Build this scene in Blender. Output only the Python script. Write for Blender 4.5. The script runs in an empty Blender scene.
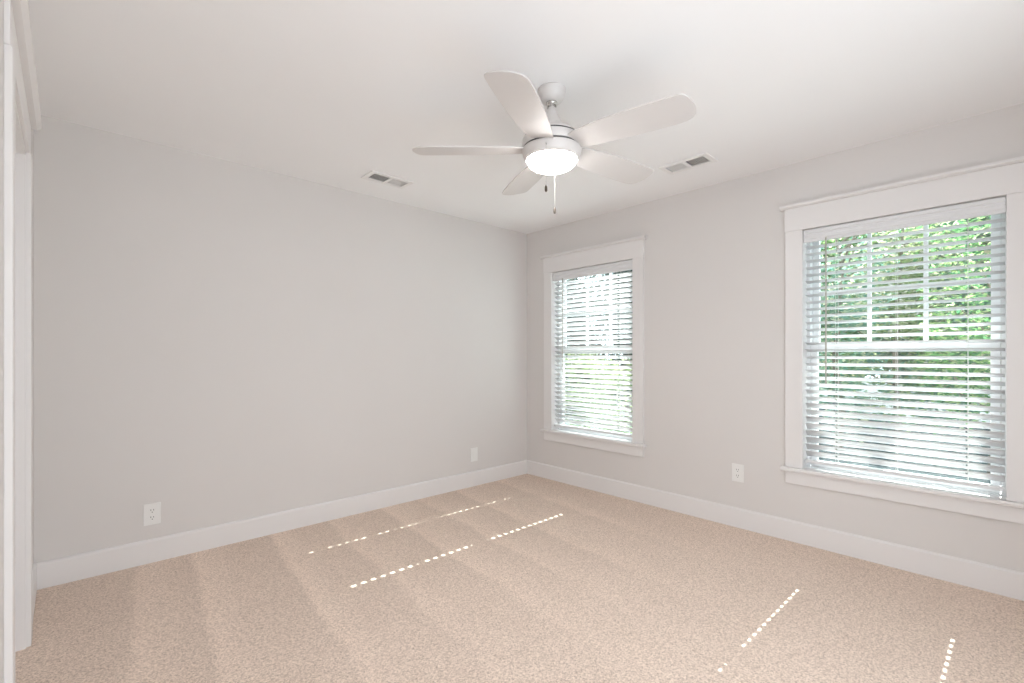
import bpy, bmesh, math, random
from mathutils import Vector, Matrix
random.seed(7)
R = math.radians
PI = math.pi
sc = bpy.context.scene
col = sc.collection

# ------------------------------------------------------------------ camera, sky, sun, exposure
F_PX = 477.6
cam_d = bpy.data.cameras.new('camera')
cam_d.sensor_fit = 'HORIZONTAL'
cam_d.sensor_width = 36.0
cam_d.lens = F_PX * 36.0 / 1024.0
cam_d.shift_y = 14.0 / 1024.0
cam_d.clip_start = 0.02
cam = bpy.data.objects.new('camera', cam_d)
col.objects.link(cam)
cam.location = (-3.437, -3.460, 1.2)
cam.rotation_euler = (PI / 2, 0, -math.atan2(F_PX, 512.0))
sc.camera = cam

world = bpy.data.worlds.new('sky')
sc.world = world
world.use_nodes = True
bg = world.node_tree.nodes['Background']
bg.inputs['Color'].default_value = (0.88, 0.94, 1.0, 1)
bg.inputs['Strength'].default_value = 3.9

sun_d = bpy.data.lights.new('sun', 'SUN')
sun_d.energy = 22.0
sun_d.angle = R(0.2)
sun_d.color = (1.0, 0.97, 0.92)
sun = bpy.data.objects.new('sun', sun_d)
col.objects.link(sun)
sun.location = (8, -2, 8)
sun.rotation_euler = (0, R(90 - 37.8), 0)

sc.view_settings.view_transform = 'Standard'
sc.view_settings.look = 'None'
sc.view_settings.gamma = 1.0
sc.view_settings.use_curve_mapping = False
sc.view_settings.exposure = -0.03
sc.cycles.max_bounces = 14
sc.cycles.diffuse_bounces = 8
sc.cycles.transparent_max_bounces = 24
sc.cycles.sample_clamp_indirect = 6.0
sc.cycles.use_light_tree = False
sc.cycles.use_denoising = True

# ------------------------------------------------------------------ materials
def new_mat(name):
    m = bpy.data.materials.new(name)
    m.use_nodes = True
    nt = m.node_tree
    b = nt.nodes['Principled BSDF']
    return m, nt, b

def paint(name, rgb, rough=0.6, bump=0.0, scale=300.0, var=0.02):
    m, nt, b = new_mat(name)
    tc = nt.nodes.new('ShaderNodeTexCoord')
    n = nt.nodes.new('ShaderNodeTexNoise')
    n.inputs['Scale'].default_value = 1.3
    n.inputs['Detail'].default_value = 2
    nt.links.new(tc.outputs['Object'], n.inputs['Vector'])
    r = nt.nodes.new('ShaderNodeValToRGB')
    r.color_ramp.elements[0].position = 0.3
    r.color_ramp.elements[1].position = 0.7
    r.color_ramp.elements[0].color = tuple(c * (1 - var) for c in rgb) + (1,)
    r.color_ramp.elements[1].color = tuple(min(1, c * (1 + var)) for c in rgb) + (1,)
    nt.links.new(n.outputs['Fac'], r.inputs['Fac'])
    nt.links.new(r.outputs['Color'], b.inputs['Base Color'])
    b.inputs['Roughness'].default_value = rough
    if bump:
        n2 = nt.nodes.new('ShaderNodeTexNoise')
        n2.inputs['Scale'].default_value = scale
        nt.links.new(tc.outputs['Object'], n2.inputs['Vector'])
        bp = nt.nodes.new('ShaderNodeBump')
        bp.inputs['Strength'].default_value = bump
        bp.inputs['Distance'].default_value = 0.001
        nt.links.new(n2.outputs['Fac'], bp.inputs['Height'])
        nt.links.new(bp.outputs['Normal'], b.inputs['Normal'])
    return m

M = {}
M['wall'] = paint('wall_paint', (0.68, 0.655, 0.638), 0.75, 0.08, 350, 0.01)
M['ceiling'] = paint('ceiling_paint', (0.885, 0.882, 0.884), 0.85, 0.08, 300, 0.008)
M['trim'] = paint('trim_paint', (0.76, 0.742, 0.735), 0.38, 0, 1, 0.006)
M['vinyl'] = paint('window_vinyl', (0.84, 0.85, 0.86), 0.35, 0, 1, 0.005)
M['slat'] = paint('slat_faux_wood', (0.73, 0.735, 0.745), 0.42, 0, 1, 0.008)
M['cord'] = paint('cord_white', (0.80, 0.80, 0.78), 0.8, 0, 1, 0.01)
M['wand'] = paint('wand_plastic', (0.50, 0.47, 0.42), 0.3, 0, 1, 0.02)
M['fan'] = paint('fan_white_enamel', (0.66, 0.635, 0.62), 0.35, 0, 1, 0.006)
M['blade'] = paint('fan_blade_white', (0.635, 0.61, 0.598), 0.5, 0, 1, 0.01)
M['seam'] = paint('dark_seam', (0.10, 0.095, 0.09), 0.6, 0, 1, 0.05)
M['chain'] = paint('chain_nickel', (0.40, 0.385, 0.36), 0.35, 0, 1, 0.03)
M['bronze'] = paint('fob_bronze', (0.075, 0.058, 0.045), 0.45, 0, 1, 0.1)
M['plate'] = paint('outlet_plastic', (0.80, 0.795, 0.78), 0.3, 0, 1, 0.004)
M['slot'] = paint('outlet_slot', (0.03, 0.03, 0.03), 0.6, 0, 1, 0.1)
M['vent'] = paint('vent_enamel', (0.82, 0.81, 0.80), 0.4, 0, 1, 0.008)
M['duct'] = paint('duct_dark', (0.085, 0.085, 0.08), 0.8, 0, 1, 0.1)
M['bark'] = paint('tree_bark', (0.20, 0.16, 0.12), 0.9, 0.6, 40, 0.25)
M['pale_bounce'] = paint('pale_bounce', (0.62, 0.61, 0.58), 0.85, 0.3, 60, 0.06)  # for the added slabs that reflect sunlight indoors

def chrome():
    m, nt, b = new_mat('chrome')
    b.inputs['Metallic'].default_value = 1
    b.inputs['Roughness'].default_value = 0.18
    n = nt.nodes.new('ShaderNodeTexNoise'); n.inputs['Scale'].default_value = 30
    r = nt.nodes.new('ShaderNodeValToRGB')
    r.color_ramp.elements[0].color = (0.55, 0.54, 0.52, 1)
    r.color_ramp.elements[1].color = (0.7, 0.69, 0.67, 1)
    nt.links.new(n.outputs['Fac'], r.inputs['Fac'])
    nt.links.new(r.outputs['Color'], b.inputs['Base Color'])
    return m
M['chrome'] = chrome()

def glass():
    m = bpy.data.materials.new('window_glass')
    m.use_nodes = True
    nt = m.node_tree
    nt.nodes.clear()
    out = nt.nodes.new('ShaderNodeOutputMaterial')
    mix = nt.nodes.new('ShaderNodeMixShader')
    tr = nt.nodes.new('ShaderNodeBsdfTransparent')
    tr.inputs['Color'].default_value = (0.90, 0.96, 0.96, 1)
    gl = nt.nodes.new('ShaderNodeBsdfGlossy')
    gl.inputs['Roughness'].default_value = 0.02
    mix.inputs['Fac'].default_value = 0.06
    nt.links.new(tr.outputs[0], mix.inputs[1])
    nt.links.new(gl.outputs[0], mix.inputs[2])
    nt.links.new(mix.outputs[0], out.inputs['Surface'])
    return m
M['glass'] = glass()

def lamp_glass():
    m, nt, b = new_mat('lit_frosted_glass')
    b.inputs['Base Color'].default_value = (0.9, 0.88, 0.85, 1)
    b.inputs['Roughness'].default_value = 0.35
    b.inputs['Emission Color'].default_value = (1.0, 0.98, 0.95, 1)
    b.inputs['Emission Strength'].default_value = 48.0
    return m
M['lamp'] = lamp_glass()

def carpet():
    m, nt, b = new_mat('beige_carpet')
    N, L = nt.nodes.new, nt.links.new
    tc = N('ShaderNodeTexCoord')
    sep = N('ShaderNodeSeparateXYZ'); L(tc.outputs['Object'], sep.inputs[0])
    def math_(op, a, c=None):
        n = N('ShaderNodeMath'); n.operation = op
        for i, v in enumerate((a, c)):
            if v is None: continue
            if isinstance(v, (int, float)): n.inputs[i].default_value = v
            else: L(v, n.inputs[i])
        return n.outputs[0]
    # tufts
    n1 = N('ShaderNodeTexNoise'); n1.inputs['Scale'].default_value = 95; n1.inputs['Detail'].default_value = 5; n1.inputs['Roughness'].default_value = 0.75
    L(tc.outputs['Object'], n1.inputs['Vector'])
    vo = N('ShaderNodeTexVoronoi'); vo.inputs['Scale'].default_value = 220
    L(tc.outputs['Object'], vo.inputs['Vector'])
    tuft = N('ShaderNodeValToRGB')
    e = tuft.color_ramp.elements
    e[0].position = 0.30; e[0].color = (0.45, 0.355, 0.29, 1)
    e[1].position = 0.70; e[1].color = (0.90, 0.76, 0.65, 1)
    k = e.new(0.45); k.color = (0.66, 0.535, 0.45, 1)
    k = e.new(0.54); k.color = (0.76, 0.625, 0.53, 1)
    cell = N('ShaderNodeSeparateColor'); L(vo.outputs['Color'], cell.inputs[0])
    grain = math_('ADD', math_('MULTIPLY', n1.outputs['Fac'], 0.72), math_('MULTIPLY', cell.outputs[0], 0.28))
    L(grain, tuft.inputs['Fac'])
    # vacuum nap: strips with one crisp edge, running away from the long wall
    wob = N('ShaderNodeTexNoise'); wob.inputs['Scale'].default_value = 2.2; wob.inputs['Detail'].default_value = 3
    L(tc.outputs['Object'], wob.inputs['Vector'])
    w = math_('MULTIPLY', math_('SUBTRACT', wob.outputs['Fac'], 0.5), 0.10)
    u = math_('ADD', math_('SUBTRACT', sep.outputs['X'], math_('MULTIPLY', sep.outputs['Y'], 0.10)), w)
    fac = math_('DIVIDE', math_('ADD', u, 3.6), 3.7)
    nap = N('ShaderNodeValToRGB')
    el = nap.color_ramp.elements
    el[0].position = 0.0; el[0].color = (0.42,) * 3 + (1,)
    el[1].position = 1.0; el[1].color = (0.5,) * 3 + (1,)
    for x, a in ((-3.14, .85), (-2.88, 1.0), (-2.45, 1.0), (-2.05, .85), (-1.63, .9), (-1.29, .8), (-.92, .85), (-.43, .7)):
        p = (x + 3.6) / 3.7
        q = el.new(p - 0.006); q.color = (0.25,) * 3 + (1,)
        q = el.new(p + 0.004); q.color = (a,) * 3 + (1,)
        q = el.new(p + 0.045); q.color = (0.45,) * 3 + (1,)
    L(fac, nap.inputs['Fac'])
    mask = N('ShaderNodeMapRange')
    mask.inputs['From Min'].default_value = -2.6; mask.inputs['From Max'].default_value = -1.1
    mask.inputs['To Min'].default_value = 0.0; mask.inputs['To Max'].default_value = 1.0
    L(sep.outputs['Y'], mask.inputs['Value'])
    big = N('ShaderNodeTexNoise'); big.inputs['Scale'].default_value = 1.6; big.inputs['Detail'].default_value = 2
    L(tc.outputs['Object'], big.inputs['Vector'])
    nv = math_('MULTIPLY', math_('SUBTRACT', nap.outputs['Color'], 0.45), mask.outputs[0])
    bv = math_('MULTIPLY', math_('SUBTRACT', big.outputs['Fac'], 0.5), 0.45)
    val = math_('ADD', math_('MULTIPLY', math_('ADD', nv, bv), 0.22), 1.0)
    hsv = N('ShaderNodeHueSaturation')
    L(tuft.outputs['Color'], hsv.inputs['Color']); L(val, hsv.inputs['Value'])
    L(hsv.outputs['Color'], b.inputs['Base Color'])
    b.inputs['Roughness'].default_value = 0.95
    b.inputs['Specular IOR Level'].default_value = 0.1
    hgt = math_('ADD', n1.outputs['Fac'], math_('MULTIPLY', vo.outputs['Distance'], -0.6))
    bp = N('ShaderNodeBump'); bp.inputs['Strength'].default_value = 0.3; bp.inputs['Distance'].default_value = 0.004
    L(hgt, bp.inputs['Height']); L(bp.outputs['Normal'], b.inputs['Normal'])
    return m
M['carpet'] = carpet()

def leaves(name, stops, trans=0.55):
    m = bpy.data.materials.new(name)
    m.use_nodes = True
    nt = m.node_tree
    nt.nodes.clear()
    N, L = nt.nodes.new, nt.links.new
    out = N('ShaderNodeOutputMaterial')
    geo = N('ShaderNodeNewGeometry')
    r = N('ShaderNodeValToRGB')
    el = r.color_ramp.elements
    el[0].position, el[0].color = stops[0][0], stops[0][1] + (1,)
    el[1].position, el[1].color = stops[-1][0], stops[-1][1] + (1,)
    for p, c in stops[1:-1]:
        q = el.new(p); q.color = c + (1,)
    L(geo.outputs['Random Per Island'], r.inputs['Fac'])
    d = N('ShaderNodeBsdfDiffuse'); t = N('ShaderNodeBsdfTranslucent')
    L(r.outputs['Color'], d.inputs['Color']); L(r.outputs['Color'], t.inputs['Color'])
    mx = N('ShaderNodeMixShader'); mx.inputs['Fac'].default_value = trans
    L(d.outputs[0], mx.inputs[1]); L(t.outputs[0], mx.inputs[2])
    L(mx.outputs[0], out.inputs['Surface'])
    return m
M['leaf_green'] = leaves('leaf_green', [(0, (0.071, 0.190, 0.094)), (.4, (0.190, 0.380, 0.154)), (.7, (0.332, 0.469, 0.196)), (1, (0.706, 0.734, 0.440))])
M['leaf_blue'] = leaves('leaf_bluegreen', [(0, (0.117, 0.254, 0.196)), (.5, (0.234, 0.379, 0.286)), (.8, (0.440, 0.494, 0.361)), (1, (0.850, 0.713, 0.523))])
M['leaf_yellow'] = leaves('leaf_yellow', [(0, (0.109, 0.187, 0.080)), (.45, (0.341, 0.418, 0.191)), (.8, (0.504, 0.510, 0.330)), (1, (0.786, 0.692, 0.689))])

M['leaf_dark'] = leaves('leaf_dark', [(0, (.04, .06, .05)), (.5, (.08, .11, .09)), (.85, (.13, .17, .13)), (1, (.3, .33, .28))], .3)

def ground_mat():
    m, nt, b = new_mat('outdoor_paving')
    n = nt.nodes.new('ShaderNodeTexNoise'); n.inputs['Scale'].default_value = 3.0; n.inputs['Detail'].default_value = 5
    tc = nt.nodes.new('ShaderNodeTexCoord'); nt.links.new(tc.outputs['Object'], n.inputs['Vector'])
    r = nt.nodes.new('ShaderNodeValToRGB')
    r.color_ramp.elements[0].position = .35; r.color_ramp.elements[0].color = (0.018, 0.032, 0.038, 1)
    r.color_ramp.elements[1].position = .7; r.color_ramp.elements[1].color = (0.05, 0.066, 0.07, 1)
    nt.links.new(n.outputs['Fac'], r.inputs['Fac']); nt.links.new(r.outputs['Color'], b.inputs['Base Color'])
    b.inputs['Roughness'].default_value = .9
    return m
M['ground'] = ground_mat()

# ------------------------------------------------------------------ mesh helpers
def add_box(bm, x0, x1, y0, y1, z0, z1, bev=0.0, mi=0):
    x0, x1 = min(x0, x1), max(x0, x1); y0, y1 = min(y0, y1), max(y0, y1); z0, z1 = min(z0, z1), max(z0, z1)
    v = [bm.verts.new(p) for p in ((x0, y0, z0), (x1, y0, z0), (x1, y1, z0), (x0, y1, z0),
                                   (x0, y0, z1), (x1, y0, z1), (x1, y1, z1), (x0, y1, z1))]
    fs = [bm.faces.new([v[i] for i in q]) for q in
          ((3, 2, 1, 0), (4, 5, 6, 7), (0, 1, 5, 4), (1, 2, 6, 5), (2, 3, 7, 6), (3, 0, 4, 7))]
    for f in fs: f.material_index = mi
    if bev > 0:
        es = list({e for f in fs for e in f.edges})
        bmesh.ops.bevel(bm, geom=es, offset=bev, segments=2, affect='EDGES', profile=0.5)

def add_prism(bm, pts, axis, a0, a1, mi=0):
    """extrude a closed 2-D outline along an axis; pts are the other two coordinates in order"""
    def mk(p, a):
        if axis == 'x': return (a, p[0], p[1])
        if axis == 'y': return (p[0], a, p[1])
        return (p[0], p[1], a)
    v0 = [bm.verts.new(mk(p, a0)) for p in pts]; v1 = [bm.verts.new(mk(p, a1)) for p in pts]
    n = len(pts)
    fs = [bm.faces.new(v0[::-1]), bm.faces.new(v1)]
    for i in range(n):
        fs.append(bm.faces.new((v0[i], v0[(i + 1) % n], v1[(i + 1) % n], v1[i])))
    for f in fs: f.material_index = mi
    bmesh.ops.recalc_face_normals(bm, faces=fs)

def add_lathe(bm, prof, cx=0, cy=0, seg=48, mi=0, cap=True):
    rings = []
    for r, z in prof:
        if r < 1e-6: rings.append([bm.verts.new((cx, cy, z))])
        else: rings.append([bm.verts.new((cx + r * math.cos(2 * PI * k / seg), cy + r * math.sin(2 * PI * k / seg), z)) for k in range(seg)])
    fs = []
    for a, b in zip(rings, rings[1:]):
        for k in range(seg):
            k2 = (k + 1) % seg
            if len(a) == 1 and len(b) == 1: continue
            if len(a) == 1: fs.append(bm.faces.new((a[0], b[k2], b[k])))
            elif len(b) == 1: fs.append(bm.faces.new((a[k], a[k2], b[0])))
            else: fs.append(bm.faces.new((a[k], a[k2], b[k2], b[k])))
    if cap:
        for rg, flip in ((rings[0], True), (rings[-1], False)):
            if len(rg) > 1: fs.append(bm.faces.new(rg[::-1] if flip else rg))
    for f in fs: f.material_index = mi; f.smooth = True
    bmesh.ops.recalc_face_normals(bm, faces=fs)

def add_tube(bm, p0, p1, r0, r1=None, seg=8, mi=0):
    r1 = r0 if r1 is None else r1
    p0, p1 = Vector(p0), Vector(p1); d = (p1 - p0).normalized()
    a = d.orthogonal().normalized(); b = d.cross(a)
    A = [bm.verts.new(p0 + (a * math.cos(2 * PI * k / seg) + b * math.sin(2 * PI * k / seg)) * r0) for k in range(seg)]
    B = [bm.verts.new(p1 + (a * math.cos(2 * PI * k / seg) + b * math.sin(2 * PI * k / seg)) * r1) for k in range(seg)]
    fs = [bm.faces.new(A[::-1]), bm.faces.new(B)]
    for k in range(seg):
        f = bm.faces.new((A[k], A[(k + 1) % seg], B[(k + 1) % seg], B[k])); f.smooth = True; fs.append(f)
    for f in fs: f.material_index = mi

def obj(name, bm, mats, parent=None, loc=(0, 0, 0)):
    me = bpy.data.meshes.new(name)
    bm.to_mesh(me); bm.free()
    if not isinstance(mats, (list, tuple)): mats = [mats]
    for m in mats: me.materials.append(m)
    o = bpy.data.objects.new(name, me)
    col.objects.link(o)
    o.location = loc
    if parent: o.parent = parent
    return o

def tag(o, label, cat=None, group=None, kind=None):
    o['label'] = label
    if cat: o['category'] = cat
    if group: o['group'] = group
    if kind: o['kind'] = kind
    return o

def thing(name, label, cat, loc=(0, 0, 0), group=None, kind=None):
    o = bpy.data.objects.new(name, None)
    o.empty_display_size = 0.1
    col.objects.link(o)
    o.location = loc
    return tag(o, label, cat, group, kind)

def struct(name, bm, mats, label, cat):
    return tag(obj(name, bm, mats), label, cat, None, 'structure')

def panel_with_holes(bm, axis, a0, a1, U, V, holes, mi=0):
    """solid slab between a0 and a1 on an axis, spanning U x V, pierced by rectangles"""
    us = sorted({U[0], U[1], *[h[i] for h in holes for i in (0, 1)]})
    vs = sorted({V[0], V[1], *[h[i] for h in holes for i in (2, 3)]})
    solid = {}
    for i in range(len(us) - 1):
        for j in range(len(vs) - 1):
            cu, cv = (us[i] + us[i + 1]) / 2, (vs[j] + vs[j + 1]) / 2
            solid[i, j] = not any(h[0] < cu < h[1] and h[2] < cv < h[3] for h in holes)
    cache = {}
    def vtx(i, j, s):
        k = (i, j, s)
        if k not in cache:
            a = (a0, a1)[s]; u, v = us[i], vs[j]
            cache[k] = bm.verts.new({'x': (a, u, v), 'y': (u, a, v), 'z': (u, v, a)}[axis])
        return cache[k]
    fs = []
    for (i, j), ok in solid.items():
        if not ok: continue
        q = [(i, j), (i + 1, j), (i + 1, j + 1), (i, j + 1)]
        for s in (0, 1): fs.append(bm.faces.new([vtx(*p, s) for p in (q if s else q[::-1])]))
        for (di, dj), (p, r) in {(0, -1): (q[0], q[1]), (1, 0): (q[1], q[2]), (0, 1): (q[2], q[3]), (-1, 0): (q[3], q[0])}.items():
            if not solid.get((i + di, j + dj), False):
                fs.append(bm.faces.new((vtx(*p, 0), vtx(*r, 0), vtx(*r, 1), vtx(*p, 1))))
    for f in fs: f.material_index = mi
    bmesh.ops.recalc_face_normals(bm, faces=fs)

# ------------------------------------------------------------------ room shell
H = 2.44
XL = -3.56           # face of the left wall
YR = -3.97           # face of the rear wall
WIN = [(-1.253, -0.352), (-3.40, -2.50)]     # clear widths between casings
ZS, ZH = 0.48, 2.0                             # stool top, head

bm = bmesh.new(); add_box(bm, XL - .12, 0.0, YR - .12, 0.12, -0.12, 0.0)
struct('floor', bm, M['carpet'], 'beige cut pile carpet with vacuum stripes', 'floor')

VENT1 = (-1.782, -0.403); VENT2 = (-0.503, -1.977)
VL, VW = 0.27, 0.12      # opening of a register
holes = [(VENT1[0] - VL / 2, VENT1[0] + VL / 2, VENT1[1] - VW / 2, VENT1[1] + VW / 2),
         (VENT2[0] - VW / 2, VENT2[0] + VW / 2, VENT2[1] - VL / 2, VENT2[1] + VL / 2)]
bm = bmesh.new(); panel_with_holes(bm, 'z', H, H + .12, (XL - .12, 0.16), (YR - .12, 0.12), holes)
struct('ceiling', bm, M['ceiling'], 'flat white ceiling', 'ceiling')

bm = bmesh.new(); panel_with_holes(bm, 'y', 0, .12, (XL - .12, 0.16), (0, H), [])
struct('wall_back', bm, M['wall'], 'long plain light grey wall left of the corner', 'wall')

bm = bmesh.new()
panel_with_holes(bm, 'x', 0, .16, (YR - .12, 0.0), (0, H), [(y0 - .016, y1 + .016, ZS - .02, ZH + .016) for y0, y1 in WIN])
struct('wall_right', bm, M['wall'], 'light grey wall holding the two windows', 'wall')

# left wall with the cased doorway the camera looks along
DY0, DY1, DZ = -1.51, -0.66, 2.035
bm = bmesh.new()
panel_with_holes(bm, 'x', XL - .12, XL, (YR - .12, 0.0), (0, H), [(DY0, DY1, -0.01, DZ), (-3.9, -3.3, 0.05, 2.08)])  # second hole is an unseen opening added for fill light
struct('wall_left', bm, M['wall'], 'light grey wall around the doorway at the left edge', 'wall')
# rear wall with an unseen opening added to let fill light in
bm = bmesh.new()
panel_with_holes(bm, 'y', YR - .12, YR, (XL - .12, 0.16), (0, H), [(-3.28, -1.45, 0.05, 2.15)])
struct('wall_rear', bm, M['wall'], 'rear wall behind the camera with an opening added for fill light', 'wall')

# baseboards
BH, BT = 0.135, 0.016
def base_profile(t):   # (offset from wall, z)
    return [(0, 0), (t, 0), (t, BH - .010), (t - .004, BH - .004), (t - .010, BH), (0, BH)]
bm = bmesh.new(); add_prism(bm, [(-a, z) for a, z in base_profile(BT)], 'x', XL, 0.0)
struct('baseboard_back', bm, M['trim'], 'white baseboard along the long grey wall', 'baseboard')
bm = bmesh.new(); add_prism(bm, [(-a, z) for a, z in base_profile(BT)], 'y', YR, -BT)
struct('baseboard_right', bm, M['trim'], 'white baseboard under the two windows', 'baseboard')
bm = bmesh.new(); add_prism(bm, [(XL + a, z + .006) for a, z in base_profile(.013)], 'y', -0.57, -BT)
struct('baseboard_left', bm, M['trim'], 'short white baseboard between doorway and corner at far left', 'baseboard')

# doorway trim on the left wall
d1 = thing('door_1', 'white cased doorway in the left wall', 'door', (XL, -.9, 0), None, 'structure')
def dpart(name, bm, mat=M['trim']):
    o = obj(name, bm, mat, d1); o.location = (-XL, .9, 0); return o
bm = bmesh.new()
add_box(bm, XL - .12, XL + .001, DY1 - .015, DY1, 0, DZ, .001); add_box(bm, XL - .12, XL + .001, DY0, DY0 + .015, 0, DZ, .001)
add_box(bm, XL - .12, XL + .001, DY0 + .015, DY1 - .015, DZ - .015, DZ, .001)
dpart('jamb', bm)
for y0, y1 in ((DY1 - .005, DY1 + .088), (DY0 - .09, DY0 + .005)):
    bm = bmesh.new(); add_box(bm, XL, XL + .017, y0, y1, 0, DZ, .002); dpart('casing', bm)
bm = bmesh.new(); add_box(bm, XL, XL + .012, DY0 - .092, DY1 + .09, DZ, DZ + .14, .002); dpart('header', bm)
bm = bmesh.new(); add_prism(bm, [(XL, DZ + .14), (XL + .030, DZ + .14), (XL + .044, DZ + .152), (XL + .044, DZ + .170), (XL, DZ + .170)], 'y', DY0 - .115, DY1 + .115)
dpart('header_cap', bm)
bm = bmesh.new(); add_box(bm, XL - .10, XL - .065, DY0 + .017, DY1 - .017, .012, DZ - .018, .002)
for z0, z1 in ((.15, .95), (1.08, 1.90)):
    add_box(bm, XL - .066, XL - .060, DY0 + .10, DY1 - .10, z0, z1, .002)
dpart('door_leaf', bm)
# ------------------------------------------------------------------ windows
def make_window(n, y0, y1, label):
    t = thing('window_%d' % n, label, 'window', (0, (y0 + y1) / 2, ZS), None, 'structure')
    def part(name, bm, mat=M['trim']):
        o = obj(name, bm, mat, t); o.location = (0, -(y0 + y1) / 2, -ZS); return o
    for a, b in ((y0 - .10, y0), (y1, y1 + .10)):
        bm = bmesh.new(); add_box(bm, -.019, 0, a, b, ZS, ZH, .002); part('casing', bm)
    bm = bmesh.new(); add_box(bm, -.022, 0, y0 - .103, y1 + .103, ZH, ZH + .145, .002); part('header', bm)
    bm = bmesh.new(); add_prism(bm, [(0, ZH + .145), (-.030, ZH + .145), (-.044, ZH + .154), (-.044, ZH + .168), (0, ZH + .168)], 'y', y0 - .126, y1 + .126)
    part('header_cap', bm)
    bm = bmesh.new(); add_box(bm, -.048, 0, y0 - .122, y1 + .122, ZS - .022, ZS, .004)
    add_box(bm, -.01, .07, y0, y1, ZS - .02, ZS, .001); part('window_sill', bm)
    bm = bmesh.new(); add_box(bm, -.018, 0, y0 - .10, y1 + .10, ZS - .105, ZS - .022, .002); part('apron', bm)
    bm = bmesh.new()
    for a, b in ((y0 - .014, y0), (y1, y1 + .014)): add_box(bm, 0, .16, a, b, ZS, ZH)
    add_box(bm, 0, .16, y0 - .014, y1 + .014, ZH, ZH + .014); part('jamb', bm)
    # vinyl frame
    fw = .020
    bm = bmesh.new()
    for a, b in ((y0, y0 + fw), (y1 - fw, y1)): add_box(bm, .07, .155, a, b, ZS, ZH)
    add_box(bm, .07, .155, y0 + fw, y1 - fw, ZH - fw, ZH); add_box(bm, .07, .155, y0 + fw, y1 - fw, ZS - .01, ZS + .008)
    part('window_frame', bm, M['vinyl'])
    a, b = y0 + fw + .002, y1 - fw - .002
    st = .037
    ZM0, ZM1 = 1.223, 1.273
    def sash(name, x0, x1, z0, z1, bot, top, munt):
        bm = bmesh.new()
        add_box(bm, x0, x1, a, a + st, z0, z1, .002); add_box(bm, x0, x1, b - st, b, z0, z1, .002)
        add_box(bm, x0, x1, a + st, b - st, z0, z0 + bot, .002); add_box(bm, x0, x1, a + st, b - st, z1 - top, z1, .002)
        if munt:
            g0, g1 = a + st, b - st
            for k in (1, 2):
                yc = g0 + (g1 - g0) * k / 3
                add_box(bm, (x0 + x1) / 2 - .011, (x0 + x1) / 2 + .011, yc - .010, yc + .010, z0 + bot, z1 - top, .002)
            zc = (z0 + bot + z1 - top) / 2
            add_box(bm, (x0 + x1) / 2 - .010, (x0 + x1) / 2 + .010, g0, g1, zc - .0065, zc + .0065, .002)
        s = part(name, bm, M['vinyl'])
        bm = bmesh.new(); xm = (x0 + x1) / 2
        add_box(bm, xm - .003, xm + .003, a + st - .004, b - st + .004, z0 + bot - .004, z1 - top + .004)
        g = obj('glass_pane', bm, M['glass'], s)
        return s
    sash('upper_sash', .115, .145, ZM0, ZH - fw - .002, .045, .035, True)
    sash('lower_sash', .078, .108, ZS + .010, ZM1, .028, .045, False)
    bm = bmesh.new()
    for yy in (y0 + .29, y1 - .29):
        add_box(bm, .068, .0785, yy - .02, yy + .02, ZM1 - .030, ZM1 - .018, .003)
    part('sash_latch', bm, M['vinyl'])
    return t
make_window(1, *WIN[0], 'white cased window near the room corner')
make_window(2, *WIN[1], 'white cased window at the right edge of the photo')

# ------------------------------------------------------------------ blinds
SW = .050
def slat_mesh(L, hol, slot, hws):
    bm = bmesh.new()
    S = [-.025, -.018, -slot, 0, slot, .018, .025]
    Y = sorted({-L / 2, L / 2, *[h + s * hw for h, hw in zip(hol, hws) for s in (-1, 1)]})
    def crown(s): return .0028 * (1 - (s / .025) ** 2)
    th = .0026
    def hole(i, j):
        if i < 0 or j < 0 or i >= len(S) - 1 or j >= len(Y) - 1: return True
        ym = (Y[j] + Y[j + 1]) / 2
        return i in (2, 3) and any(abs(ym - h) < hw for h, hw in zip(hol, hws))
    c = {}
    def v(i, j, k):
        if (i, j, k) not in c: c[i, j, k] = bm.verts.new((S[i], Y[j], crown(S[i]) + (th / 2 if k else -th / 2)))
        return c[i, j, k]
    for i in range(len(S) - 1):
        for j in range(len(Y) - 1):
            if hole(i, j): continue
            q = [(i, j), (i + 1, j), (i + 1, j + 1), (i, j + 1)]
            f = bm.faces.new([v(*p, 1) for p in q]); f.smooth = True
            f = bm.faces.new([v(*p, 0) for p in q[::-1]]); f.smooth = True
            for (di, dj), (p, r) in {(0, -1): (q[0], q[1]), (1, 0): (q[1], q[2]), (0, 1): (q[2], q[3]), (-1, 0): (q[3], q[0])}.items():
                if hole(i + di, j + dj): bm.faces.new((v(*p, 0), v(*r, 0), v(*r, 1), v(*p, 1)))
    me = bpy.data.meshes.new('slat'); bm.to_mesh(me); bm.free()
    me.materials.append(M['slat'])
    return me

def interp(tab, z):
    tab = sorted(tab)
    if z <= tab[0][0]: return tab[0][1]
    for (a, b), (c, d) in zip(tab, tab[1:]):
        if z <= c: return b + (d - b) * (z - a) / (c - a)
    return tab[-1][1]

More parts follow.
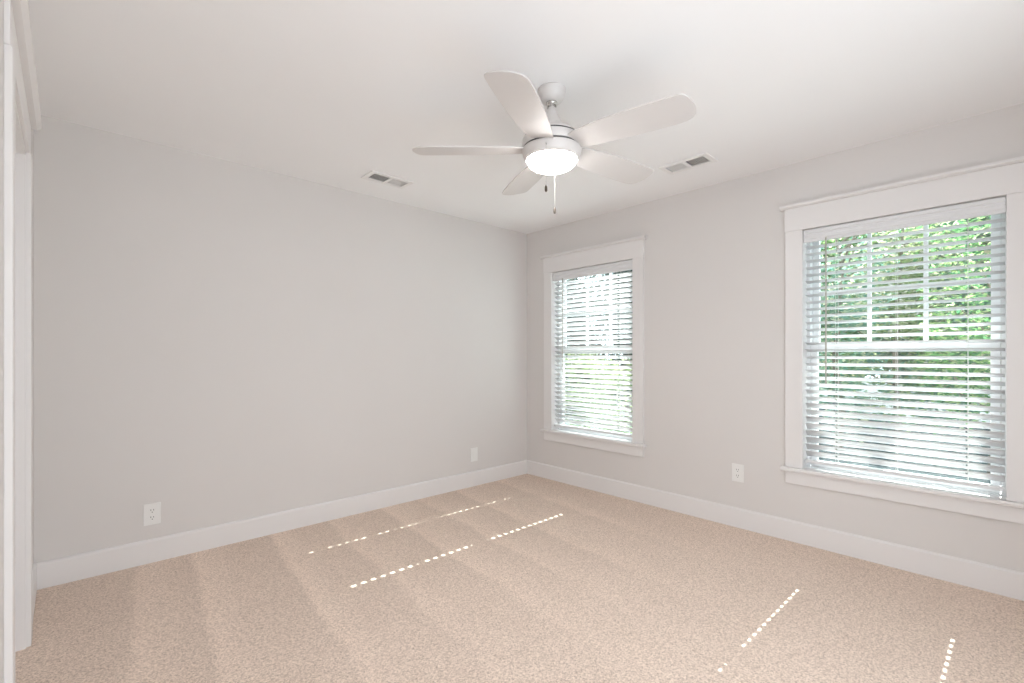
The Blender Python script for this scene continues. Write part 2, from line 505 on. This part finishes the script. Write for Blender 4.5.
def make_blind(y0, y1, ladders, wand, tilts, slot, hws, label, group):
    yc = (y0 + y1) / 2
    L = y1 - y0 - .012
    t = thing('window_blind', label, 'window blind', (.034, yc, ZS), group)
    lad = [y - yc for y in ladders]
    # valance with a moulded face and the headrail behind it
    bm = bmesh.new()
    W = L / 2 + .003
    prof = [(-.036, 1.918), (-.030, 1.914), (-.026, 1.918), (-.026, 1.9965), (-.036, 1.9965), (-.040, 1.990), (-.040, 1.974), (-.036, 1.970),
            (-.036, 1.957), (-.039, 1.953), (-.039, 1.937), (-.036, 1.933)]
    add_prism(bm, [(x, z - ZS) for x, z in prof], 'y', -W, W)
    obj('valance', bm, M['slat'], t)
    bm = bmesh.new(); add_box(bm, -.022, .026, -L / 2, L / 2, 1.945 - ZS, 1.985 - ZS, .002)
    obj('headrail', bm, M['slat'], t)
    me = slat_mesh(L, [lad[0], lad[2]], slot, hws)
    z = 1.887
    zs = []
    while z > .545:
        zs.append(z); z -= .0437
    for z in zs:
        o = bpy.data.objects.new('slat', me)
        col.objects.link(o); o.parent = t
        o.location = (0, 0, z - ZS)
        o.rotation_euler = (random.uniform(-.0012, .0012), R(interp(tilts, z) + random.uniform(-.8, .8)), 0)
    bm = bmesh.new(); add_box(bm, -.026, .026, -L / 2, L / 2, (.516 - ZS), (.536 - ZS), .004)
    obj('bottom_rail', bm, M['slat'], t)
    for y in lad:
        bm = bmesh.new()
        for off in (-.0285, .0285):
            add_tube(bm, (off, y - .004, 1.95 - ZS), (off, y - .004, (.526 - ZS)), .0009, seg=6)
        obj('ladder_cord', bm, M['cord'], t)
    bm = bmesh.new()
    add_tube(bm, (-.047, wand - yc, 1.93 - ZS), (-.047, wand - yc, 1.035 - ZS), .0042, seg=6)
    add_tube(bm, (-.047, wand - yc, 1.035 - ZS), (-.047, wand - yc, 1.025 - ZS), .0055, .003, seg=6)
    add_tube(bm, (-.047, wand - yc, 1.925 - ZS), (-.028, wand - yc, 1.945 - ZS), .002, seg=6)
    obj('tilt_wand', bm, M['wand'], t)
    return t
make_blind(*WIN[0], (-1.08, -.80, -.50), -.487,
           [(1.93, 30), (1.3, 35), (1.15, 31), (.8, 41), (.55, 50)], .0085, (.011, .007),
           'white slatted blind in the narrow looking window near the room corner', 'window blinds')
make_blind(*WIN[1], (-3.255, -2.96, -2.67), -2.627,
           [(1.93, 9), (1.5, 13), (1.2, 17), (1.03, 27), (.92, 35), (.86, 42), (.78, 49), (.55, 47)], .009, (.006, .006),
           'white slatted blind with trees behind it in the window at the right edge', 'window blinds')

# ------------------------------------------------------------------ ceiling fan
FX, FY = -1.778, -1.954
fan = thing('ceiling_fan', 'white five blade ceiling fan with lit dome light hanging from the ceiling', 'ceiling fan', (FX, FY, H))
def fpart(name, bm, mats, parent=None):
    return obj(name, bm, mats, parent or fan)
FS = 1.0245
def zf(L): return [(r * FS, 1.2 + (z - 1.2) * FS - H) for r, z in L]
bm = bmesh.new(); add_lathe(bm, zf([(.028, 2.3535), (.043, 2.357), (.055, 2.372), (.061, 2.39), (.0645, 2.405), (.0645, 2.4103)])); fpart('canopy', bm, M['fan'])
bm = bmesh.new(); add_lathe(bm, zf([(.0105, 2.29), (.0105, 2.36)]), seg=20); fpart('downrod', bm, M['fan'])
bm = bmesh.new()
add_lathe(bm, zf([(.012, 2.336), (.018, 2.340), (.024, 2.346), (.026, 2.353), (.02, 2.356)]), seg=24)
for k in range(4):
    a = k * PI / 2 + .4
    add_box(bm, .020 * math.cos(a) - .003, .020 * math.cos(a) + .003, .020 * math.sin(a) - .003, .020 * math.sin(a) + .003, 2.356 - H, 2.372 - H, .0008)
fpart('hanger_ball', bm, M['chrome'])
bm = bmesh.new()
add_lathe(bm, zf([(.133, 2.1455), (.1355, 2.151), (.1355, 2.172), (.133, 2.181), (.130, 2.185)]))
add_lathe(bm, zf([(.126, 2.1915), (.121, 2.199), (.107, 2.213), (.090, 2.225), (.068, 2.237), (.053, 2.249), (.043, 2.266), (.034, 2.285), (.024, 2.305), (.018, 2.320), (.0145, 2.330), (.0108, 2.333)]))
fpart('motor_housing', bm, M['fan'])
bm = bmesh.new()
add_lathe(bm, zf([(.126, 2.183), (.126, 2.1925)])); add_lathe(bm, zf([(.130, 2.136), (.130, 2.146)]))
fpart('shadow_groove', bm, M['seam'])
bm = bmesh.new()
add_lathe(bm, zf([(.112, 2.090), (.118, 2.089), (.1255, 2.098), (.1325, 2.117), (.1355, 2.130), (.1355, 2.136), (.130, 2.1375)]))
fpart('light_kit_ring', bm, M['fan'])
bm = bmesh.new()
add_lathe(bm, zf([(0.0, 2.040)] + [(.1145 * math.sin(k * PI / 24), 2.092 - .052 * math.cos(k * PI / 24)) for k in range(1, 13)] + [(.110, 2.094)]))
fpart('light_dome', bm, M['lamp'])

def blade_mesh():
    bm = bmesh.new()
    lo = [(.10, -.058), (.15, -.073), (.25, -.086), (.35, -.090), (.45, -.088), (.55, -.085), (.600, -.083), (.616, -.078), (.627, -.064), (.636, -.036), (.640, -.005), (.637, .024)]
    hi = [(.628, .048), (.612, .066), (.590, .076), (.55, .078), (.45, .076), (.35, .070), (.25, .060), (.15, .046), (.10, .036)]
    pts = lo + hi
    top = [bm.verts.new((x, y, .003)) for x, y in pts]; bot = [bm.verts.new((x, y, -.003)) for x, y in pts]
    fs = [bm.faces.new(top), bm.faces.new(bot[::-1])]
    n = len(pts)
    for i in range(n): fs.append(bm.faces.new((bot[i], bot[(i + 1) % n], top[(i + 1) % n], top[i])))
    es = [e for e in bm.edges if abs(e.verts[0].co.z - e.verts[1].co.z) < 1e-6]
    bmesh.ops.bevel(bm, geom=es, offset=.0012, segments=1, affect='EDGES')
    me = bpy.data.meshes.new('blade'); bm.to_mesh(me); bm.free(); me.materials.append(M['blade'])
    return me
bme = blade_mesh()
for k in range(5):
    o = bpy.data.objects.new('blade', bme); col.objects.link(o); o.parent = fan
    o.matrix_local = Matrix.Translation((0, 0, 2.164 - H)) @ Matrix.Rotation(R(-80.5 + 72 * k), 4, 'Z') @ Matrix.Rotation(R(-11), 4, 'X') @ Matrix.Scale(1.022, 4)
# pull chains: front (towards the camera) and back
for (dx, dy), ztop, dz in (((-.120, -.0755), 2.12, 0.0), ((.107, .0775), 2.12, -.017)):
    bm = bmesh.new()
    z = ztop
    add_tube(bm, (dx, dy, ztop + .02 - H), (dx, dy, 1.94 + dz - H), .0006, seg=6)
    add_tube(bm, (dx * .9, dy * .9, ztop + .012 - H), (dx, dy, ztop + .012 - H), .003, seg=8)
    while z > 1.945 + dz:
        bmesh.ops.create_icosphere(bm, subdivisions=1, radius=.0012, matrix=Matrix.Translation((dx, dy, z - H))); z -= .0045
    ch = fpart('pull_chain', bm, M['chain'])
    bm = bmesh.new()
    add_lathe(bm, [(r, z + dz - H) for r, z in [(.002, 1.950), (.004, 1.946), (.0058, 1.938), (.0062, 1.930), (.0055, 1.922), (.003, 1.918), (0, 1.917)]], dx, dy, 14)
    f = obj('pull_fob', bm, M['bronze'], ch); f['label'] = 'dark bronze pull fob'

# ------------------------------------------------------------------ ceiling registers
def make_vent(loc, rz, label):
    t = thing('ceiling_vent', label, 'vent', (loc[0], loc[1], H), 'ceiling vents')
    t.rotation_euler.z = rz
    hx, hy = VL / 2, VW / 2
    bm = bmesh.new()
    ox, oy = hx + .026, hy + .026
    for x0, x1, y0, y1 in ((-ox, ox, -oy, -hy + .004), (-ox, ox, hy - .004, oy), (-ox, -hx + .004, -hy + .004, hy - .004), (hx - .004, ox, -hy + .004, hy - .004), (-.008, .008, -hy + .004, hy - .004)):
        add_box(bm, x0, x1, y0, y1, -.009, 0, .002)
    obj('frame', bm, M['vent'], t)
    for s in (-1, 1):
        bm = bmesh.new()
        n = 8
        for k in range(n):
            x = s * (.014 + (hx - .022) * (k + .5) / n)
            dx, dz = s * .0034, .0012     # lower edge thrown outward
            p = [(x + dx, -.003), (x - dx, -.003 + 2 * dz), (x - dx + .0012 * s, -.003 + 2 * dz + .0006), (x + dx + .0012 * s, -.003 + .0006)]
            add_prism(bm, p, 'y', -hy + .004, hy - .004)
        obj('louvers', bm, M['vent'], t)
    bm = bmesh.new()
    v = .0005
    x0, x1, y0, y1, z0, z1 = -hx + v, hx - v, -hy + v, hy - v, .001, .10
    for q in (((x0, y0, z0), (x1, y0, z0), (x1, y0, z1), (x0, y0, z1)), ((x0, y1, z0), (x1, y1, z0), (x1, y1, z1), (x0, y1, z1)),
              ((x0, y0, z0), (x0, y1, z0), (x0, y1, z1), (x0, y0, z1)), ((x1, y0, z0), (x1, y1, z0), (x1, y1, z1), (x1, y0, z1)),
              ((x0, y0, z1), (x1, y0, z1), (x1, y1, z1), (x0, y1, z1))):
        bm.faces.new([bm.verts.new(p) for p in q])
    obj('duct_boot', bm, M['duct'], t)
make_vent(VENT1, 0, 'white two way ceiling vent left of the fan near the long wall')
make_vent(VENT2, PI / 2, 'white two way ceiling vent right of the fan near the window wall')

# ------------------------------------------------------------------ outlets
def make_outlet(loc, rz, label, kind):
    """local frame: plate in x-z, facing -y"""
    t = thing('wall_outlet' if kind == 'duplex' else 'wall_plate', label, 'outlet', loc, 'wall plates')
    t.rotation_euler.z = rz
    bm = bmesh.new(); add_box(bm, -.041, .041, -.006, 0, -.062, .062, .0025)
    obj('cover_plate', bm, M['plate'], t)
    if kind == 'duplex':
        for s in (-1, 1):
            zc = s * .0205
            bm = bmesh.new()
            pts = [(.0172 * math.cos(a), zc + max(-.0145, min(.0145, .0172 * math.sin(a)))) for a in [2 * PI * k / 28 for k in range(28)]]
            add_prism(bm, pts, 'y', -.0082, -.006)
            for x, w, h in ((-.0065, .0013, .0048), (.0065, .0013, .0040)):
                add_box(bm, x - w, x + w, -.0086, -.0080, zc + .004 - h, zc + .004 + h, 0, 1)
            pts = [(.0026 * math.cos(a), zc - .0085 + .0026 * math.sin(a)) for a in [2 * PI * k / 12 for k in range(12)]]
            add_prism(bm, pts, 'y', -.0086, -.0080, 1)
            obj('receptacle', bm, [M['plate'], M['slot']], t)
        bm = bmesh.new(); add_prism(bm, [(.003 * math.cos(a), .003 * math.sin(a)) for a in [2 * PI * k / 12 for k in range(12)]], 'y', -.0075, -.006)
        obj('screw', bm, M['plate'], t)
    else:
        bm = bmesh.new(); add_box(bm, -.0165, .0165, -.0085, -.006, -.0335, .0335, .0015)
        obj('insert', bm, M['plate'], t)
        for s in (-1, 1):
            bm = bmesh.new(); add_prism(bm, [(.003 * math.cos(a), s * .048 + .003 * math.sin(a)) for a in [2 * PI * k / 12 for k in range(12)]], 'y', -.0072, -.006)
            obj('screw', bm, M['plate'], t)
make_outlet((-3.073, -.0005, .279), 0, 'white duplex outlet low on the long wall near the left corner', 'duplex')
make_outlet((-.691, -.0005, .287), 0, 'white rectangular wall plate low on the long wall near the far corner', 'plate')
make_outlet((-.0005, -2.095, .379), -PI / 2, 'white duplex outlet on the window wall between the two windows', 'duplex')

# ------------------------------------------------------------------ outdoors
bm = bmesh.new(); panel_with_holes(bm, 'z', -.75, -.55, (.3, 40), (-30, 30), [])
struct('ground_outside', bm, M['ground'], 'grey blue paving outside seen under the blind', 'ground')

bm = bmesh.new(); add_box(bm, .35, 2.6, -2.6, 2.2, -.55, -.50, .01)  # added pale reflector, hidden below the view, bouncing sun up through the blinds
struct('near_bounce_slab', bm, M['pale_bounce'], 'unseen pale slab added along the window wall to bounce sunlight in', 'ground')

bm = bmesh.new(); add_box(bm, .35, 16, -17, -4.9, -.55, -.51, .01)  # added reflector off to the side, brightening the room through the windows
struct('side_bounce_slab', bm, M['pale_bounce'], 'unseen pale slab added beside the house to bounce light in', 'ground')

def leaf_cloud(bm, centres, n, size):
    for _ in range(n):
        c, rad = random.choice(centres)
        while True:
            p = Vector((random.uniform(-1, 1), random.uniform(-1, 1), random.uniform(-1, 1)))
            if .25 < p.length < 1: break
        p = Vector(c) + Vector((p.x * rad[0], p.y * rad[1], p.z * rad[2]))
        s = size * random.uniform(.6, 1.4)
        rot = Matrix.Rotation(random.uniform(0, 2 * PI), 3, 'Z') @ Matrix.Rotation(random.uniform(-1.1, 1.1), 3, 'X') @ Matrix.Rotation(random.uniform(-.7, .7), 3, 'Y')
        L = [(-s, 0, 0), (-s * .3, s * .42, -.05 * s), (s * .4, s * .36, -.05 * s), (s * 1.1, 0, -.2 * s), (s * .4, -s * .36, -.05 * s), (-s * .3, -s * .42, -.05 * s)]
        bm.faces.new([bm.verts.new(p + rot @ Vector(q)) for q in L])

def tree(name, x, y, ztop, zbot, rad, n, leaf, mat, label, cat, tr=.07):
    t = thing(name, label, cat, (x, y, -.55), 'plants outside the windows')
    bm = bmesh.new()
    pts = [Vector((0, 0, -.02))]
    for k in range(1, 6):
        pts.append(Vector((random.uniform(-.08, .08), random.uniform(-.08, .08), (ztop - .2 + .55) * k / 5)))
    for k in range(5): add_tube(bm, pts[k], pts[k + 1], tr * (1 - k * .16), tr * (1 - (k + 1) * .16), 8)
    for k in range(9):
        b = pts[min(4, 1 + k // 2)].lerp(pts[min(5, 2 + k // 2)], random.random())
        a = random.uniform(0, 2 * PI)
        add_tube(bm, b, b + Vector((math.cos(a) * rad * .7, math.sin(a) * rad * .7, .3 + random.random() * .4)), tr * .35, tr * .1, 6)
    obj('trunk', bm, M['bark'], t)
    cs = []
    hgt = ztop - zbot
    for _ in range(30):
        a = random.uniform(0, 2 * PI); q = rad * math.sqrt(random.random()) * .68
        cs.append(((q * math.cos(a), q * math.sin(a), zbot + .55 + hgt * random.uniform(.12, .88)), (rad * .42, rad * .42, max(.2, hgt * .15))))
    bm = bmesh.new(); leaf_cloud(bm, cs, n, leaf)
    obj('foliage', bm, M[mat], t)
    return t

# trees that fill the view through the right window
tree('leafy_tree', 6.4, -3.15, 3.7, -.4, 1.0, 5000, .042, 'leaf_green', 'tall green tree seen through the right half of the right window', 'tree')
tree('leafy_tree', 6.8, -1.15, 3.8, -.4, 1.0, 5000, .045, 'leaf_blue', 'blue green tree seen through the middle of the right window', 'tree')
tree('leafy_tree', 8.7, -1.75, 4.3, -.4, 1.15, 5500, .052, 'leaf_yellow', 'yellow green tree behind the others seen through the right window', 'tree')
tree('leafy_tree', 9.0, -4.6, 4.4, -.4, 1.15, 6000, .055, 'leaf_green', 'green tree at the far right behind the right window', 'tree')
tree('leafy_tree', 8.2, .45, 4.3, -.4, 1.15, 5500, .05, 'leaf_green', 'green tree at the left edge of the right window view', 'tree')
tree('leafy_tree', 13.0, -2.6, 5.8, -.5, 2.3, 19000, .12, 'leaf_blue', 'large background tree at the right of the right window view', 'tree')
tree('leafy_tree', 18.2, 1.5, 7.0, -.5, 2.5, 19000, .15, 'leaf_green', 'large background tree at the left of the right window view', 'tree')
# shrubs seen low through the corner window, a dark row of trees farther off
for i, (x, y, zt, m, lab) in enumerate(((3.6, 1.35, 1.25, 'leaf_yellow', 'yellow green shrub seen low through the right part of the corner window'),
                                        (4.8, 3.05, 1.35, 'leaf_yellow', 'yellow green shrub seen low through the middle of the corner window'),
                                        (5.2, 4.75, 1.2, 'leaf_green', 'green shrub seen low through the left part of the corner window'))):
    tree('shrub', x, y, zt, -.5, .8, 4000, .034, m, lab, 'shrub', .03)
for x, y, lab in ((11.8, 6.4, 'right'), (12.0, 9.3, 'middle'), (12.2, 12.2, 'left')):
    tree('distant_tree', x, y, 5.4, -.4, 1.45, 13000, .09, 'leaf_dark', 'distant dark tree behind the %s part of the corner window' % lab, 'tree')

# unseen tree added out of view to shade and dapple the right window
def tall_shade_tree():
    t = thing('tall_shade_tree', 'unseen tall tree added to shade the right window', 'tree', (4.2, -4.4, -.55), 'plants outside the windows')
    bm = bmesh.new()
    add_tube(bm, (0, 0, -.02), (.05, .1, 4.2), .12, .09, 10); add_tube(bm, (.05, .1, 4.2), (0, .3, 8.6), .09, .03, 10)
    for k in range(7):
        add_tube(bm, (.02, .2, 5.3 + .16 * k), (random.uniform(-.25, .25), .7 + .2 * k, 5.75 + .1 * k), .03, .008, 6)
    add_tube(bm, (.03, .15, 4.6), (0, 1.5, 4.85), .025, .006, 6)
    obj('trunk', bm, M['bark'], t)
    cs = [((random.uniform(-.12, .12), random.uniform(.3, 2.35), 5.36 + .55 * random.random()), (.28, .42, .24)) for _ in range(30)]
    bm = bmesh.new(); leaf_cloud(bm, cs, 5000, .08)
    cs = [((random.uniform(-.6, .8), random.uniform(-.6, 2.2), 6.6 + 2.4 * random.random()), (.5, .5, .4)) for _ in range(40)]
    leaf_cloud(bm, cs, 7000, .10)
    for c, r, n in (((0, 1.54, 4.61), (.15, .11, .30), 130), ((0, 1.05, 4.52), (.15, .06, .24), 60), ((0, 1.85, 4.35), (.15, .09, .09), 40)):
        leaf_cloud(bm, [(c, r)], n, .04)
    obj('foliage', bm, M['leaf_green'], t)
tall_shade_tree()

def slender_shade_tree():  # unseen tree added so its leaves shade the corner window's left side
    t = thing('slender_shade_tree', 'unseen slender tree added to shade part of the corner window', 'tree', (4.2, -.1, -.55), 'plants outside the windows')
    bm = bmesh.new()
    add_tube(bm, (0, 0, -.02), (.03, -.1, 3.6), .04, .02, 8); add_tube(bm, (.03, -.1, 3.6), (0, -.3, 5.6), .02, .006, 8)
    for k in range(6):
        add_tube(bm, (.02, -.15, 4.1 + .22 * k), (random.uniform(-.1, .1), -.45 - .06 * (k % 3), 4.4 + .22 * k), .009, .003, 6)
    obj('trunk', bm, M['bark'], t)
    bm = bmesh.new()
    for c, r, n in (((0, -.44, 4.41), (.15, .22, .20), 60), ((0, -.42, 5.01), (.15, .16, .16), 30), ((0, -.36, 5.61), (.15, .14, .2), 40)):
        leaf_cloud(bm, [(c, r)], n, .04)
    obj('foliage', bm, M['leaf_green'], t)
slender_shade_tree()
